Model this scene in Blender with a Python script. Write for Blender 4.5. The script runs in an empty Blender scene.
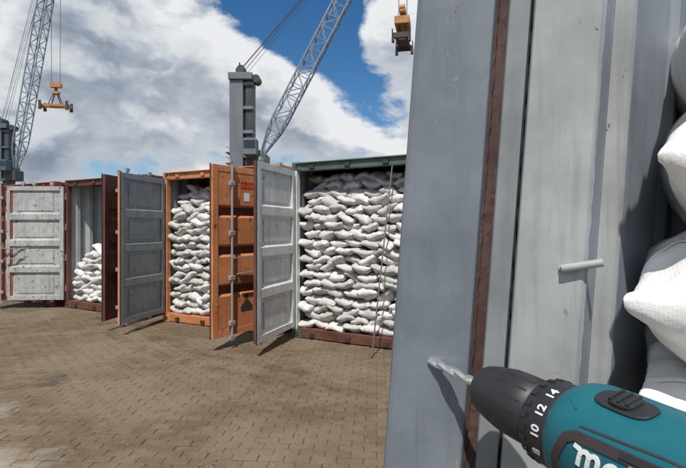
import bpy, bmesh, math, random
from mathutils import Vector, Matrix, noise as mnoise
R = math.radians
random.seed(11)

# ------------------------------------------------------------------ camera
sc = bpy.context.scene
COL = sc.collection
CAM_H = 1.62
cam_d = bpy.data.cameras.new('camera')
cam = bpy.data.objects.new('camera', cam_d); COL.objects.link(cam)
cam.location = (0, 0, CAM_H); cam.rotation_euler = (R(90), 0, 0)
cam_d.sensor_width = 36.0; cam_d.lens = 480 / 686 * 36.0
cam_d.shift_y = -6 / 686
cam_d.clip_start = 0.02; cam_d.clip_end = 6000
sc.camera = cam

# ------------------------------------------------------------------ sun and sky
SUN_AZ = Vector((-0.17, -0.985)).normalized()
SUN_EL = R(58)
sun_dir = Vector((SUN_AZ.x * math.cos(SUN_EL), SUN_AZ.y * math.cos(SUN_EL), math.sin(SUN_EL)))
sl = bpy.data.lights.new('sun', 'SUN'); sl.energy = 4.5; sl.angle = R(0.8); sl.color = (1.0, 0.955, 0.89)
so = bpy.data.objects.new('sun', sl); COL.objects.link(so)
so.rotation_euler = (-sun_dir).to_track_quat('-Z', 'Y').to_euler(); so.location = (0, -5, 30)

world = bpy.data.worlds.new('World'); sc.world = world; world.use_nodes = True
wt = world.node_tree; wn, wl = wt.nodes, wt.links
wn.clear()
w_out = wn.new('ShaderNodeOutputWorld'); w_bg = wn.new('ShaderNodeBackground'); w_bg.inputs['Strength'].default_value = 0.1
wl.new(w_bg.outputs[0], w_out.inputs[0])
w_sky = wn.new('ShaderNodeTexSky'); w_sky.sky_type = 'NISHITA'; w_sky.sun_disc = False
w_sky.sun_elevation = SUN_EL; w_sky.sun_rotation = math.atan2(SUN_AZ.x, SUN_AZ.y)
w_sky.air_density = 1.0; w_sky.dust_density = 0.15; w_sky.ozone_density = 3.0

def wmath(op, a, b=None, c=None):
    n = wn.new('ShaderNodeMath'); n.operation = op
    for i, v in enumerate((a, b, c)):
        if v is None: continue
        if isinstance(v, (int, float)): n.inputs[i].default_value = v
        else: wl.new(v, n.inputs[i])
    return n.outputs[0]
def wramp(v, a, b, lo=0.0, hi=1.0, smooth=True):
    n = wn.new('ShaderNodeMapRange'); n.interpolation_type = 'SMOOTHSTEP' if smooth else 'LINEAR'
    wl.new(v, n.inputs['Value'])
    n.inputs['From Min'].default_value = a; n.inputs['From Max'].default_value = b
    n.inputs['To Min'].default_value = lo; n.inputs['To Max'].default_value = hi
    return n.outputs['Result']
w_tc = wn.new('ShaderNodeTexCoord')
w_dir = w_tc.outputs['Generated']
def wvadd(v, vec):
    n = wn.new('ShaderNodeVectorMath'); n.operation = 'ADD'; wl.new(v, n.inputs[0]); n.inputs[1].default_value = vec
    return n.outputs[0]
def wnoise(v, scale, detail, rough, dist=0.0, zs=1.6):
    m = wn.new('ShaderNodeVectorMath'); m.operation = 'MULTIPLY'; wl.new(v, m.inputs[0]); m.inputs[1].default_value = (1, 1, zs)
    n = wn.new('ShaderNodeTexNoise'); wl.new(m.outputs[0], n.inputs['Vector'])
    n.inputs['Scale'].default_value = scale; n.inputs['Detail'].default_value = detail
    n.inputs['Roughness'].default_value = rough; n.inputs['Distortion'].default_value = dist
    return n.outputs['Fac']
def sky_dir(px, py): return Vector(((px - 343) / 480, 1, (228 - py) / 480)).normalized()
def wblob(v, d, r, w):
    n = wn.new('ShaderNodeVectorMath'); n.operation = 'DISTANCE'; wl.new(v, n.inputs[0]); n.inputs[1].default_value = d
    return wramp(n.outputs['Value'], 0.0, r, w, 0.0)
# banks of cloud and the openings between them, as directions in the sky
OPENINGS = [((296, 12), .15, .44), ((328, 45), .11, .26), ((372, 88), .14, .40), ((290, -50), .27, .42), ((118, 180), .15, .22), ((230, 190), .22, .16), ((80, 112), .09, .10)]
BANKS = [((395, 20), .16, .26), ((365, 140), .16, .16), ((60, 40), .35, .16), ((180, 70), .35, .22), ((260, 118), .16, .22), ((20, 96), .14, .16), ((35, 152), .10, .16), ((320, 128), .13, .14), ((420, 40), .17, .12), ((450, 120), .18, .08)]
def wdensity(v, detail):
    base = wnoise(v, 3.1, detail, .56, .25)
    fine = wnoise(wvadd(v, (3.1, 1.7, .4)), 10.5, detail, .6, .35)
    d = wmath('ADD', base, wmath('MULTIPLY', wmath('SUBTRACT', fine, .5), .58))
    for p, r, w in OPENINGS: d = wmath('SUBTRACT', d, wblob(v, sky_dir(*p), r, w))
    for p, r, w in BANKS: d = wmath('ADD', d, wblob(v, sky_dir(*p), r, w))
    return d
dens = wdensity(w_dir, 6)
dens_up = wdensity(wvadd(w_dir, (0.01, -0.03, 0.045)), 3)
world.cycles.sampling_method = 'MANUAL'; world.cycles.sample_map_resolution = 256
mask = wramp(dens, .40, .56)
lit = wramp(wmath('SUBTRACT', dens, dens_up), -.10, .16)          # faces turned up to the sun are lighter
thick = wramp(dens, .48, .90)                                      # thick cloud is darker underneath
soft = wnoise(wvadd(w_dir, (9, 2, 5)), 4.6, 5, .55, .2)
shade = wmath('ADD', wmath('MULTIPLY', lit, .62), wmath('MULTIPLY', wmath('SUBTRACT', 1.0, thick), .46))
shade = wmath('ADD', shade, wmath('MULTIPLY', wmath('SUBTRACT', soft, .5), .55))
w_ramp = wn.new('ShaderNodeValToRGB'); wl.new(shade, w_ramp.inputs[0])
cr = w_ramp.color_ramp
cr.elements[0].position = 0.0; cr.elements[0].color = (2.3, 2.75, 3.5, 1)
cr.elements[1].position = 0.86; cr.elements[1].color = (8.3, 8.45, 8.65, 1)
e = cr.elements.new(.33); e.color = (4.4, 4.9, 5.6, 1)
e = cr.elements.new(.60); e.color = (6.3, 6.6, 7.0, 1)
w_hsv = wn.new('ShaderNodeHueSaturation'); wl.new(w_sky.outputs[0], w_hsv.inputs['Color'])
w_hsv.inputs['Saturation'].default_value = 1.3; w_hsv.inputs['Value'].default_value = 0.95
w_mix = wn.new('ShaderNodeMix'); w_mix.data_type = 'RGBA'
wl.new(mask, w_mix.inputs[0]); wl.new(w_hsv.outputs[0], w_mix.inputs[6]); wl.new(w_ramp.outputs[0], w_mix.inputs[7])
wl.new(w_mix.outputs[2], w_bg.inputs['Color'])

vs = sc.view_settings
vs.view_transform = 'Standard'; vs.look = 'None'; vs.exposure = 0.0; vs.gamma = 1.0; vs.use_curve_mapping = False

# ------------------------------------------------------------------ materials
def nmat(name):
    m = bpy.data.materials.new(name); m.use_nodes = True
    nt = m.node_tree; b = nt.nodes['Principled BSDF']
    return m, nt, b
def N(nt, t, **kw):
    n = nt.nodes.new(t)
    for k, v in kw.items():
        if k.startswith('i_'): n.inputs[k[2:].replace('_', ' ')].default_value = v
        else: setattr(n, k, v)
    return n
def tex_noise(nt, vec, scale, detail=4, rough=.55, dist=0.0):
    n = N(nt, 'ShaderNodeTexNoise'); n.inputs['Scale'].default_value = scale; n.inputs['Detail'].default_value = detail
    n.inputs['Roughness'].default_value = rough; n.inputs['Distortion'].default_value = dist
    if vec: nt.links.new(vec, n.inputs['Vector'])
    return n.outputs['Fac']
def maprange(nt, v, a, b, lo=0., hi=1.):
    n = N(nt, 'ShaderNodeMapRange'); nt.links.new(v, n.inputs['Value'])
    n.inputs['From Min'].default_value = a; n.inputs['From Max'].default_value = b
    n.inputs['To Min'].default_value = lo; n.inputs['To Max'].default_value = hi
    return n.outputs['Result']
def mixc(nt, fac, a, b, blend='MIX'):
    n = N(nt, 'ShaderNodeMix', data_type='RGBA', blend_type=blend)
    for i, v in ((0, fac), (6, a), (7, b)):
        if isinstance(v, (int, float)): n.inputs[i].default_value = v
        elif isinstance(v, tuple): n.inputs[i].default_value = (*v, 1) if len(v) == 3 else v
        else: nt.links.new(v, n.inputs[i])
    return n.outputs[2]
def vscale(nt, vec, s):
    n = N(nt, 'ShaderNodeVectorMath', operation='MULTIPLY'); nt.links.new(vec, n.inputs[0]); n.inputs[1].default_value = s
    return n.outputs[0]
def bump(nt, b, h, strength, dist):
    n = N(nt, 'ShaderNodeBump'); n.inputs['Strength'].default_value = strength; n.inputs['Distance'].default_value = dist
    nt.links.new(h, n.inputs['Height']); nt.links.new(n.outputs[0], b.inputs['Normal'])

def paint(name, col, rust=.3, scale=1.0, rough=.5, dirt=.35, rustcol=(.09, .035, .018), bumpd=.002, run=.35, scuff=0.):
    """weathered painted steel: blotchy fading, run-down streaks, rust chips"""
    m, nt, b = nmat(name)
    v = N(nt, 'ShaderNodeNewGeometry').outputs['Position']
    info = N(nt, 'ShaderNodeObjectInfo').outputs['Random']
    n1 = tex_noise(nt, v, 2.2 * scale, 6, .6)
    streak = tex_noise(nt, vscale(nt, v, (14 * scale, 14 * scale, 1.1 * scale)), 1.0, 5, .65)
    n3 = tex_noise(nt, v, 9.0 * scale, 8, .68, .6)
    dark = tuple(c * .55 for c in col); pale = tuple(min(1, c * 1.25 + .03) for c in col)
    c1 = mixc(nt, maprange(nt, n1, .35, .68), (*col, 1), (*pale, 1))
    c2 = mixc(nt, maprange(nt, streak, .52, .80, 0, dirt), c1, (*dark, 1))
    runs = tex_noise(nt, vscale(nt, v, (26 * scale, 26 * scale, .9 * scale)), 1.0, 3, .5, .3)
    gate = tex_noise(nt, v, 1.7 * scale, 3, .5)
    rmix = N(nt, 'ShaderNodeMath', operation='MULTIPLY'); nt.links.new(maprange(nt, runs, .60, .72, 0, run), rmix.inputs[0]); nt.links.new(maprange(nt, gate, .48, .62), rmix.inputs[1])
    c2 = mixc(nt, rmix.outputs[0], c2, (.17, .085, .045, 1))
    if scuff:
        sc1 = tex_noise(nt, vscale(nt, v, (1.6 * scale, 1.6 * scale, scale)), 4.5, 7, .72, .9)
        c2 = mixc(nt, maprange(nt, sc1, .64, .72, 0, scuff), c2, tuple(min(1, c * 1.7 + .10) for c in col) + (1,))
    lo = .74 - rust * .34
    rm = maprange(nt, n3, lo, lo + .05)
    rc = mixc(nt, n1, (*rustcol, 1), tuple(c * 1.9 for c in rustcol) + (1,))
    c3 = mixc(nt, rm, c2, rc)
    nt.links.new(c3, b.inputs['Base Color'])
    nt.links.new(maprange(nt, rm, 0, 1, rough, .88), b.inputs['Roughness'])
    b.inputs['Specular IOR Level'].default_value = .35
    bump(nt, b, mixc(nt, .5, n3, n1), .35, bumpd)
    return m

def plain(name, col, rough=.6, metal=0., nscale=30, amt=.2, bs=.2, bd=.001, spec=.4):
    m, nt, b = nmat(name)
    v = N(nt, 'ShaderNodeNewGeometry').outputs['Position']
    n = tex_noise(nt, v, nscale, 5, .6)
    c = mixc(nt, n, tuple(x * (1 - amt) for x in col) + (1,), tuple(min(1, x * (1 + amt)) for x in col) + (1,))
    nt.links.new(c, b.inputs['Base Color'])
    b.inputs['Roughness'].default_value = rough; b.inputs['Metallic'].default_value = metal
    b.inputs['Specular IOR Level'].default_value = spec
    bump(nt, b, n, bs, bd)
    return m

def sack_mat(name, weave, near=False):
    m, nt, b = nmat(name)
    tc = N(nt, 'ShaderNodeTexCoord').outputs['Object']
    rnd = N(nt, 'ShaderNodeObjectInfo').outputs['Random']
    off = N(nt, 'ShaderNodeVectorMath', operation='ADD'); nt.links.new(tc, off.inputs[0])
    sc3 = N(nt, 'ShaderNodeCombineXYZ'); 
    ml = N(nt, 'ShaderNodeMath', operation='MULTIPLY'); nt.links.new(rnd, ml.inputs[0]); ml.inputs[1].default_value = 37.
    nt.links.new(ml.outputs[0], sc3.inputs[0]); nt.links.new(ml.outputs[0], sc3.inputs[1]); nt.links.new(sc3.outputs[0], off.inputs[1])
    v = off.outputs[0]
    n1 = tex_noise(nt, v, 7, 6, .62, .5); n2 = tex_noise(nt, v, 26, 6, .6, 1.0)
    a = mixc(nt, rnd, (.46, .45, .43, 1), (.72, .71, .69, 1)) if not near else mixc(nt, rnd, (.74, .72, .69, 1), (.82, .80, .77, 1))
    c = mixc(nt, maprange(nt, n1, .48, .74, 0, .7 if not near else .35), a, (.40, .36, .31, 1))
    nt.links.new(c, b.inputs['Base Color']); b.inputs['Roughness'].default_value = .55
    b.inputs['Specular IOR Level'].default_value = .35
    fine = tex_noise(nt, vscale(nt, v, (1, 1, 1.6)), 90 if near else 60, 4, .6, .6)
    h = mixc(nt, .15 if near else .2, n2, fine)
    if near:
        for bd in ('X', 'Y'):
            wv = N(nt, 'ShaderNodeTexWave', wave_type='BANDS', bands_direction=bd); wv.inputs['Scale'].default_value = 130; wv.inputs['Distortion'].default_value = .6
            nt.links.new(tc, wv.inputs['Vector']); h = mixc(nt, .018, h, wv.outputs['Color'])
    bump(nt, b, h, .45 if near else .7, .007 if near else .02)
    return m

M = {}
M['rust_red'] = paint('paint_rust_red', (.100, .034, .024), .6, 1.2, dirt=.6)
M['red_box'] = paint('paint_red', (.24, .050, .028), .4, 1.2)
M['orange'] = paint('paint_orange', (.47, .175, .068), .42, 1.4, dirt=.7)
M['green'] = paint('paint_green', (.060, .098, .074), .4, 1.3)
M['grey_in1'] = paint('paint_pale_grey', (.34, .355, .345), .46, 1.8, dirt=.95, run=.6)
M['grey_in2'] = paint('paint_slate_grey', (.195, .225, .24), .36, 1.6, dirt=.7, run=.5)
M['grey_in3'] = paint('paint_light_grey', (.50, .51, .505), .36, 1.8, dirt=.8)
M['wall_in'] = paint('paint_wall_grey', (.38, .42, .43), .25, 1.3)
M['wall_dark'] = paint('paint_wall_slate', (.14, .16, .175), .2, 1.3)
M['galv'] = plain('galvanised_steel', (.36, .36, .35), .5, .35, 40, .35)
M['rubber'] = plain('rubber_seal', (.022, .022, .022), .8)
M['steel_dark'] = plain('dark_steel', (.06, .055, .05), .6, .3, 25, .4)
M['plank'] = plain('floor_plank', (.16, .10, .06), .8, 0, 8, .4)
M['white_print'] = plain('white_print', (.75, .75, .73), .6)
M['red_print'] = plain('red_print', (.40, .022, .016), .6)
M['yellow'] = paint('paint_spreader_yellow', (.36, .165, .05), .35, .3)
M['crane_grey'] = paint('paint_crane_grey', (.125, .140, .155), .15, .06, dirt=.6)
M['crane_dark'] = paint('paint_crane_dark', (.045, .05, .055), .1, .1)
M['crane_blue'] = paint('paint_boom_blue_grey', (.15, .20, .26), .1, .1)
M['crane_teal'] = paint('paint_crane_teal_grey', (.07, .10, .115), .1, .1)
M['glass'] = plain('cab_glass', (.03, .04, .05), .08, 0, 10, .1, 0)
M['cable'] = plain('steel_cable', (.05, .05, .055), .5, .2)
M['sack'] = sack_mat('woven_sack', 180)
M['sack_near'] = sack_mat('woven_sack_close', 420, True)
M['post'] = paint('paint_post_blue_grey', (.135, .156, .182), .26, 5, .42, .35, bumpd=.0008, run=.3, scuff=.6)
M['post_pale'] = paint('paint_post_pale', (.275, .292, .292), .2, 6, .5, .5, bumpd=.0008, run=.4, scuff=.35)
M['post_mid'] = paint('paint_post_mid', (.175, .190, .200), .05, 6, .5, .35, bumpd=.0005)
M['post_rust'] = paint('rust_strip', (.060, .034, .029), .6, 14, .85, .6, (.050, .022, .015), bumpd=.0012)
M['near_wall'] = paint('paint_near_wall', (.215, .246, .285), .12, 5, .5, .4, bumpd=.0008, run=.25, scuff=.4)
M['teal'], _nt, _b = nmat('drill_teal')
_v = N(_nt, 'ShaderNodeNewGeometry').outputs['Position']
_n1 = tex_noise(_nt, _v, 60, 6, .65, .4); _n2 = tex_noise(_nt, _v, 1400, 2, .5); _n3 = tex_noise(_nt, vscale(_nt, _v, (1, 2.2, 1)), 170, 6, .75, 1.2)
_c = mixc(_nt, _n1, (.002, .098, .130, 1), (.004, .124, .160, 1))
_c = mixc(_nt, maprange(_nt, _n3, .66, .78, 0, .45), _c, (.10, .20, .22, 1))
_nt.links.new(_c, _b.inputs['Base Color']); _nt.links.new(maprange(_nt, _n1, .3, .7, .36, .58), _b.inputs['Roughness'])
bump(_nt, _b, _n2, .3, .0003)
M['drill_black'] = plain('drill_black', (.020, .021, .024), .5, 0, 700, .25, .3, .0002, .5)
M['drill_rubber'] = plain('drill_rubber', (.040, .032, .030), .72, 0, 500, .3, .4, .0003)
M['chrome'] = plain('drill_bit_steel', (.90, .90, .89), .2, .9, 300, .12, .1, .0002)
M['stainless'] = plain('rod_steel', (.22, .215, .205), .45, .5, 120, .3, .2, .0005)

# ground: paving colour per block, fading and stains that belong to the surface
PAV_ROT = R(-4.0); PW, PD = .185, .094
def paving_mat(name, joints):
    m, nt, b = nmat(name)
    pos = N(nt, 'ShaderNodeNewGeometry').outputs['Position']
    vr = N(nt, 'ShaderNodeVectorRotate', rotation_type='Z_AXIS'); nt.links.new(pos, vr.inputs['Vector']); vr.inputs['Angle'].default_value = -PAV_ROT
    sep = N(nt, 'ShaderNodeSeparateXYZ'); nt.links.new(vr.outputs[0], sep.inputs[0])
    def mt(op, a, bb=None):
        n = N(nt, 'ShaderNodeMath', operation=op)
        for i, v in enumerate((a, bb)):
            if v is None: continue
            if isinstance(v, (int, float)): n.inputs[i].default_value = v
            else: nt.links.new(v, n.inputs[i])
        return n.outputs[0]
    row = mt('FLOOR', mt('DIVIDE', sep.outputs[1], PD))
    shift = mt('MULTIPLY', mt('FLOORED_MODULO', row, 2.0), .5)
    cx = mt('ADD', mt('DIVIDE', sep.outputs[0], PW), shift)
    col = mt('FLOOR', cx)
    cmb = N(nt, 'ShaderNodeCombineXYZ'); nt.links.new(col, cmb.inputs[0]); nt.links.new(row, cmb.inputs[1])
    wn_ = N(nt, 'ShaderNodeTexWhiteNoise', noise_dimensions='2D'); nt.links.new(cmb.outputs[0], wn_.inputs['Vector'])
    n1 = tex_noise(nt, pos, .55, 6, .6, .4); n2 = tex_noise(nt, pos, 3.2, 6, .65, .5); n3 = tex_noise(nt, pos, 28, 6, .7)
    c = mixc(nt, wn_.outputs['Value'], (.128, .093, .058, 1), (.172, .129, .083, 1))
    c = mixc(nt, maprange(nt, n2, .42, .62, 0, .8), c, (.108, .083, .055, 1))
    c = mixc(nt, maprange(nt, n1, .46, .58, 0, .8), c, (.196, .154, .104, 1))
    c = mixc(nt, maprange(nt, n3, .55, .85, 0, .7), c, (.26, .21, .150, 1))
    c = mixc(nt, maprange(nt, n3, .46, .22, 0, .75), c, (.062, .048, .034, 1))
    # pale cement spill
    dd = N(nt, 'ShaderNodeVectorMath', operation='DISTANCE'); nt.links.new(pos, dd.inputs[0]); dd.inputs[1].default_value = (-2.45, 3.05, 0)
    sp = mt('ADD', maprange(nt, dd.outputs['Value'], .15, .95, .62, 0), mt('MULTIPLY', mt('SUBTRACT', n2, .5), .9))
    dd2 = N(nt, 'ShaderNodeVectorMath', operation='DISTANCE'); nt.links.new(pos, dd2.inputs[0]); dd2.inputs[1].default_value = (-3.2, 4.15, 0)
    sp2 = mt('ADD', maprange(nt, dd2.outputs['Value'], .1, .75, .5, 0), mt('MULTIPLY', mt('SUBTRACT', n2, .5), .9))
    c = mixc(nt, maprange(nt, mt('MAXIMUM', sp, sp2), .30, .55, 0, .85), c, (.33, .295, .245, 1))
    # rubbed-in tyre marks
    for (ox, oy, rr) in ((3.0, 12.5, 8.3), (3.0, 12.5, 7.9)):
        dt_ = N(nt, 'ShaderNodeVectorMath', operation='DISTANCE'); nt.links.new(pos, dt_.inputs[0]); dt_.inputs[1].default_value = (ox, oy, 0)
        band = maprange(nt, mt('ABSOLUTE', mt('SUBTRACT', dt_.outputs['Value'], rr)), .06, .13, 1, 0)
        c = mixc(nt, mt('MULTIPLY', band, maprange(nt, n2, .40, .60, 0, .45)), c, (.05, .040, .031, 1))
    # oil stain
    dd3 = N(nt, 'ShaderNodeVectorMath', operation='DISTANCE'); nt.links.new(pos, dd3.inputs[0]); dd3.inputs[1].default_value = (-3.05, 5.1, 0)
    sp3 = mt('ADD', maprange(nt, dd3.outputs['Value'], .05, .5, .45, 0), mt('MULTIPLY', mt('SUBTRACT', n2, .5), .8))
    c = mixc(nt, maprange(nt, sp3, .25, .5, 0, .7), c, (.05, .04, .034, 1))
    if joints:
        fx = mt('FRACT', cx); fy = mt('FRACT', mt('DIVIDE', sep.outputs[1], PD))
        jx = mt('GREATER_THAN', mt('ABSOLUTE', mt('SUBTRACT', fx, .5)), .475); jy = mt('GREATER_THAN', mt('ABSOLUTE', mt('SUBTRACT', fy, .5)), .45)
        c = mixc(nt, mt('MULTIPLY', mt('MAXIMUM', jx, jy), .7), c, (.062, .048, .034, 1))
    nt.links.new(c, b.inputs['Base Color']); b.inputs['Roughness'].default_value = .9
    b.inputs['Specular IOR Level'].default_value = .2
    bump(nt, b, n3, .7, .006)
    return m
M['paver'] = paving_mat('paver_concrete', False)
M['yard'] = paving_mat('yard_paving', True)
M['grit'] = plain('grit_stone', (.24, .21, .17), .9, 0, 6, .5)
M['joint'] = plain('joint_sand', (.070, .056, .042), .95, 0, 30, .4)

# ------------------------------------------------------------------ mesh helpers
class MB:
    def __init__(s): s.v = []; s.f = []; s.m = []; s.mats = []; s.sm = []
    def mi(s, mat):
        mat = M[mat] if isinstance(mat, str) else mat
        if mat not in s.mats: s.mats.append(mat)
        return s.mats.index(mat)
    def add(s, vs, fs, mat, smooth=False):
        o = len(s.v); s.v += [tuple(v) for v in vs]; i = s.mi(mat)
        for f in fs: s.f.append(tuple(k + o for k in f)); s.m.append(i); s.sm.append(smooth)
        return s
    def box(s, a, b, mat, rot=None, mat_in=None):
        x0, y0, z0 = a; x1, y1, z1 = b
        vs = [(x, y, z) for z in (z0, z1) for y in (y0, y1) for x in (x0, x1)]
        fs = [(0, 2, 3, 1), (4, 5, 7, 6), (0, 1, 5, 4), (2, 6, 7, 3), (0, 4, 6, 2), (1, 3, 7, 5)]
        if mat_in:
            s.add(vs, [fs[3]], mat_in); s.add(vs, fs[:3] + fs[4:], mat)
        else: s.add(vs, fs, mat)
        return s
    def bar(s, p, q, w, mat, h=None, up=(0, 0, 1)):
        p, q = Vector(p), Vector(q); d = (q - p).normalized(); up = Vector(up)
        if abs(d.dot(up)) > .98: up = Vector((0, 1, 0))
        a = d.cross(up).normalized() * (w / 2); b2 = a.cross(d).normalized() * ((h or w) / 2)
        vs = [p - a - b2, p + a - b2, p + a + b2, p - a + b2, q - a - b2, q + a - b2, q + a + b2, q - a + b2]
        return s.add(vs, [(0, 1, 2, 3), (7, 6, 5, 4), (0, 4, 5, 1), (1, 5, 6, 2), (2, 6, 7, 3), (3, 7, 4, 0)], mat)
    def tube(s, pts, r, mat, n=8, caps=True, radii=None):
        pts = [Vector(p) for p in pts]; vs = []; k = len(pts)
        for i, p in enumerate(pts):
            d = (pts[min(i + 1, k - 1)] - pts[max(i - 1, 0)]).normalized()
            up = Vector((0, 0, 1)) if abs(d.z) < .9 else Vector((0, 1, 0))
            a = d.cross(up).normalized(); b2 = a.cross(d).normalized(); rr = radii[i] if radii else r
            vs += [p + (a * math.cos(2 * math.pi * j / n) + b2 * math.sin(2 * math.pi * j / n)) * rr for j in range(n)]
        fs = [(i * n + j, i * n + (j + 1) % n, (i + 1) * n + (j + 1) % n, (i + 1) * n + j) for i in range(k - 1) for j in range(n)]
        s.add(vs, fs, mat, True)
        if caps: s.add(vs, [tuple(range(n))[::-1], tuple((k - 1) * n + j for j in range(n))], mat)
        return s
    def lathe(s, prof, mat, n=40, frame=None, caps=True):
        """prof: (t, r) along local axis; frame: Matrix 4x4 whose z is the axis"""
        fr = frame or Matrix.Identity(4); vs = []; k = len(prof)
        for t, r in prof:
            vs += [fr @ Vector((r * math.cos(2 * math.pi * j / n), r * math.sin(2 * math.pi * j / n), t)) for j in range(n)]
        fs = [(i * n + j, i * n + (j + 1) % n, (i + 1) * n + (j + 1) % n, (i + 1) * n + j) for i in range(k - 1) for j in range(n)]
        s.add(vs, fs, mat, True)
        if caps: s.add(vs, [tuple(range(n))[::-1], tuple((k - 1) * n + j for j in range(n))], mat)
        return s
    def sheet(s, pts, z0, z1, th, mat, mat_in=None):
        """folded plate: plan polyline pts extruded from z0 to z1 with thickness th (to the left of the path)"""
        k = len(pts); P = [Vector(p) for p in pts]; Q = []
        for i in range(k):
            ns = []
            for a, b in ((i - 1, i), (i, i + 1)):
                if a >= 0 and b < k:
                    d = (P[b] - P[a]).normalized(); ns.append(Vector((-d.y, d.x)))
            n = sum(ns, Vector((0, 0))); n.normalize()
            Q.append(P[i] + n * th / max(.35, n.dot(ns[0])))
        vs = [(p.x, p.y, z) for z in (z0, z1) for p in P] + [(q.x, q.y, z) for z in (z0, z1) for q in Q]
        f1 = [(i, i + 1, k + i + 1, k + i) for i in range(k - 1)]
        o = 2 * k
        f2 = [(o + i + 1, o + i, o + k + i, o + k + i + 1) for i in range(k - 1)]
        f3 = [(0, k, o + k, o), (k - 1, o + k - 1, o + 2 * k - 1, 2 * k - 1)] + [(i, o + i, o + i + 1, i + 1) for i in range(k - 1)] + [(k + i, k + i + 1, o + k + i + 1, o + k + i) for i in range(k - 1)]
        s.add(vs, f1 + f3, mat); s.add(vs, f2, mat_in or mat)
        return s
    def mesh(s, name):
        me = bpy.data.meshes.new(name); me.from_pydata(s.v, [], s.f)
        for m in s.mats: me.materials.append(m)
        me.polygons.foreach_set('material_index', s.m); me.polygons.foreach_set('use_smooth', s.sm)
        me.update()
        return me
    def build(s, name, parent=None, bevel=0., seg=1):
        o = bpy.data.objects.new(name, s.mesh(name)); COL.objects.link(o)
        if parent: o.parent = parent
        if bevel:
            b = o.modifiers.new('bevel', 'BEVEL'); b.width = bevel; b.segments = seg; b.limit_method = 'ANGLE'; b.angle_limit = R(40)
        return o
def empty(name, loc, rz=0, label=None, cat=None, group=None):
    o = bpy.data.objects.new(name, None); COL.objects.link(o); o.location = loc; o.rotation_euler = (0, 0, rz); o.empty_display_size = .2
    tag(o, label, cat, group); return o
def tag(o, label=None, cat=None, group=None, kind=None):
    if label: o['label'] = label
    if cat: o['category'] = cat
    if group: o['group'] = group
    if kind: o['kind'] = kind
    return o

# ------------------------------------------------------------------ ground
g = MB(); S = 2500
g.add([(-S, -S, -.005), (S, -S, -.005), (S, S, -.005), (-S, S, -.005)], [(0, 1, 2, 3)], 'yard')
ground = tag(g.build('ground'), 'wide brown concrete block paving of the port yard', None, None, 'structure')

def paver_mesh(name, w, d, h, j):
    b = .004; x, y = w / 2, d / 2
    vs = [(-x, -y, -h), (x, -y, -h), (x, y, -h), (-x, y, -h), (-x, -y, -b), (x, -y, -b), (x, y, -b), (-x, y, -b),
          (-x + b, -y + b, j[0]), (x - b, -y + b, j[1]), (x - b, y - b, j[2]), (-x + b, y - b, j[3])]
    fs = [(8, 9, 10, 11)] + [(k, (k + 1) % 4, 4 + (k + 1) % 4, 4 + k) for k in range(4)] + [(4 + k, 4 + (k + 1) % 4, 8 + (k + 1) % 4, 8 + k) for k in range(4)]
    return vs, fs
base = MB()
cr_, sr_ = math.cos(PAV_ROT), math.sin(PAV_ROT)
cells = []
for r in range(int(1.4 / PD), int(11.6 / PD)):
    for c in range(-75, 50):
        lx = (c - .5 * (r % 2) + .5) * PW; ly = (r + .5) * PD
        x, y = lx * cr_ - ly * sr_, lx * sr_ + ly * cr_
        if -.80 * y - 1.0 < x < .34 * y + 1.0: cells.append((x, y))
def in_view(x, y): return 343 + 480 * x / y > 6 and 343 + 480 * x / y < 385 and 228 + 480 * CAM_H / y < 462
near_cells = sorted([c for c in cells if in_view(*c)], key=lambda c: c[1])[:300]
near_set = set(near_cells)
pm = []
for k in range(6):
    random.seed(100 + k)
    vs, fs = paver_mesh('paver', PW - .0042, PD - .006, .04, [random.uniform(-.0025, .0025) for _ in range(4)])
    me = bpy.data.meshes.new('paver'); me.from_pydata(vs, [], fs); me.materials.append(M['paver']); pm.append(me)
random.seed(5)
for x, y in near_cells:
    o = bpy.data.objects.new('paver', random.choice(pm)); COL.objects.link(o); o.parent = ground
    o.location = (x, y, random.uniform(-.0035, .0025)); o.rotation_euler = (0, 0, PAV_ROT + R(random.uniform(-.7, .7)))
far = MB()
for x, y in cells:
    if (x, y) in near_set: continue
    vs, fs = paver_mesh('p', PW - .0042, PD - .006, .04, [random.uniform(-.0025, .0025) for _ in range(4)])
    dz = random.uniform(-.0035, .0025); a = PAV_ROT + R(random.uniform(-.7, .7)); ca, sa = math.cos(a), math.sin(a)
    far.add([(x + p[0] * ca - p[1] * sa, y + p[0] * sa + p[1] * ca, p[2] + dz) for p in vs], fs, 'paver')
fo = far.build('paver_field', ground); fo['kind'] = 'stuff'
# grit and chips lying on the paving
gr = MB(); rg = random.Random(9)
for _ in range(800):
    y = 2.6 + 6.5 * rg.random() ** 1.4; x = rg.uniform(-.78 * y, .12 * y); r = .003 + .010 * rg.random() ** 5
    a = rg.random() * 6.28; pts = [(x + r * math.cos(a + k * 1.571) * rg.uniform(.6, 1.4), y + r * math.sin(a + k * 1.571) * rg.uniform(.6, 1.4), -.002) for k in range(4)] + [(x, y, r * rg.uniform(.4, .9))]
    gr.add(pts, [(0, 1, 4), (1, 2, 4), (2, 3, 4), (3, 0, 4)], 'grit')
tag(gr.build('grit'), 'pale grit and chips scattered over the block paving', 'grit', None, 'stuff')

# ------------------------------------------------------------------ containers
ROW = R(-28.4)
U = Vector((math.cos(ROW), math.sin(ROW))); A = Vector((-U.y, U.x))
CW, CH, CL = 2.44, 2.59, 6.06
POST = .085

def corr_profile(length, pitch=.278, depth=.036, start=0.):
    pts = []; y = start; flat = pitch * .26; slope = pitch * .24
    while y < start + length - pitch:
        pts += [(y, 0), (y + flat, 0), (y + flat + slope, depth), (y + 2 * flat + slope, depth)]
        y += pitch
    pts.append((start + length, 0))
    return pts

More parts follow.
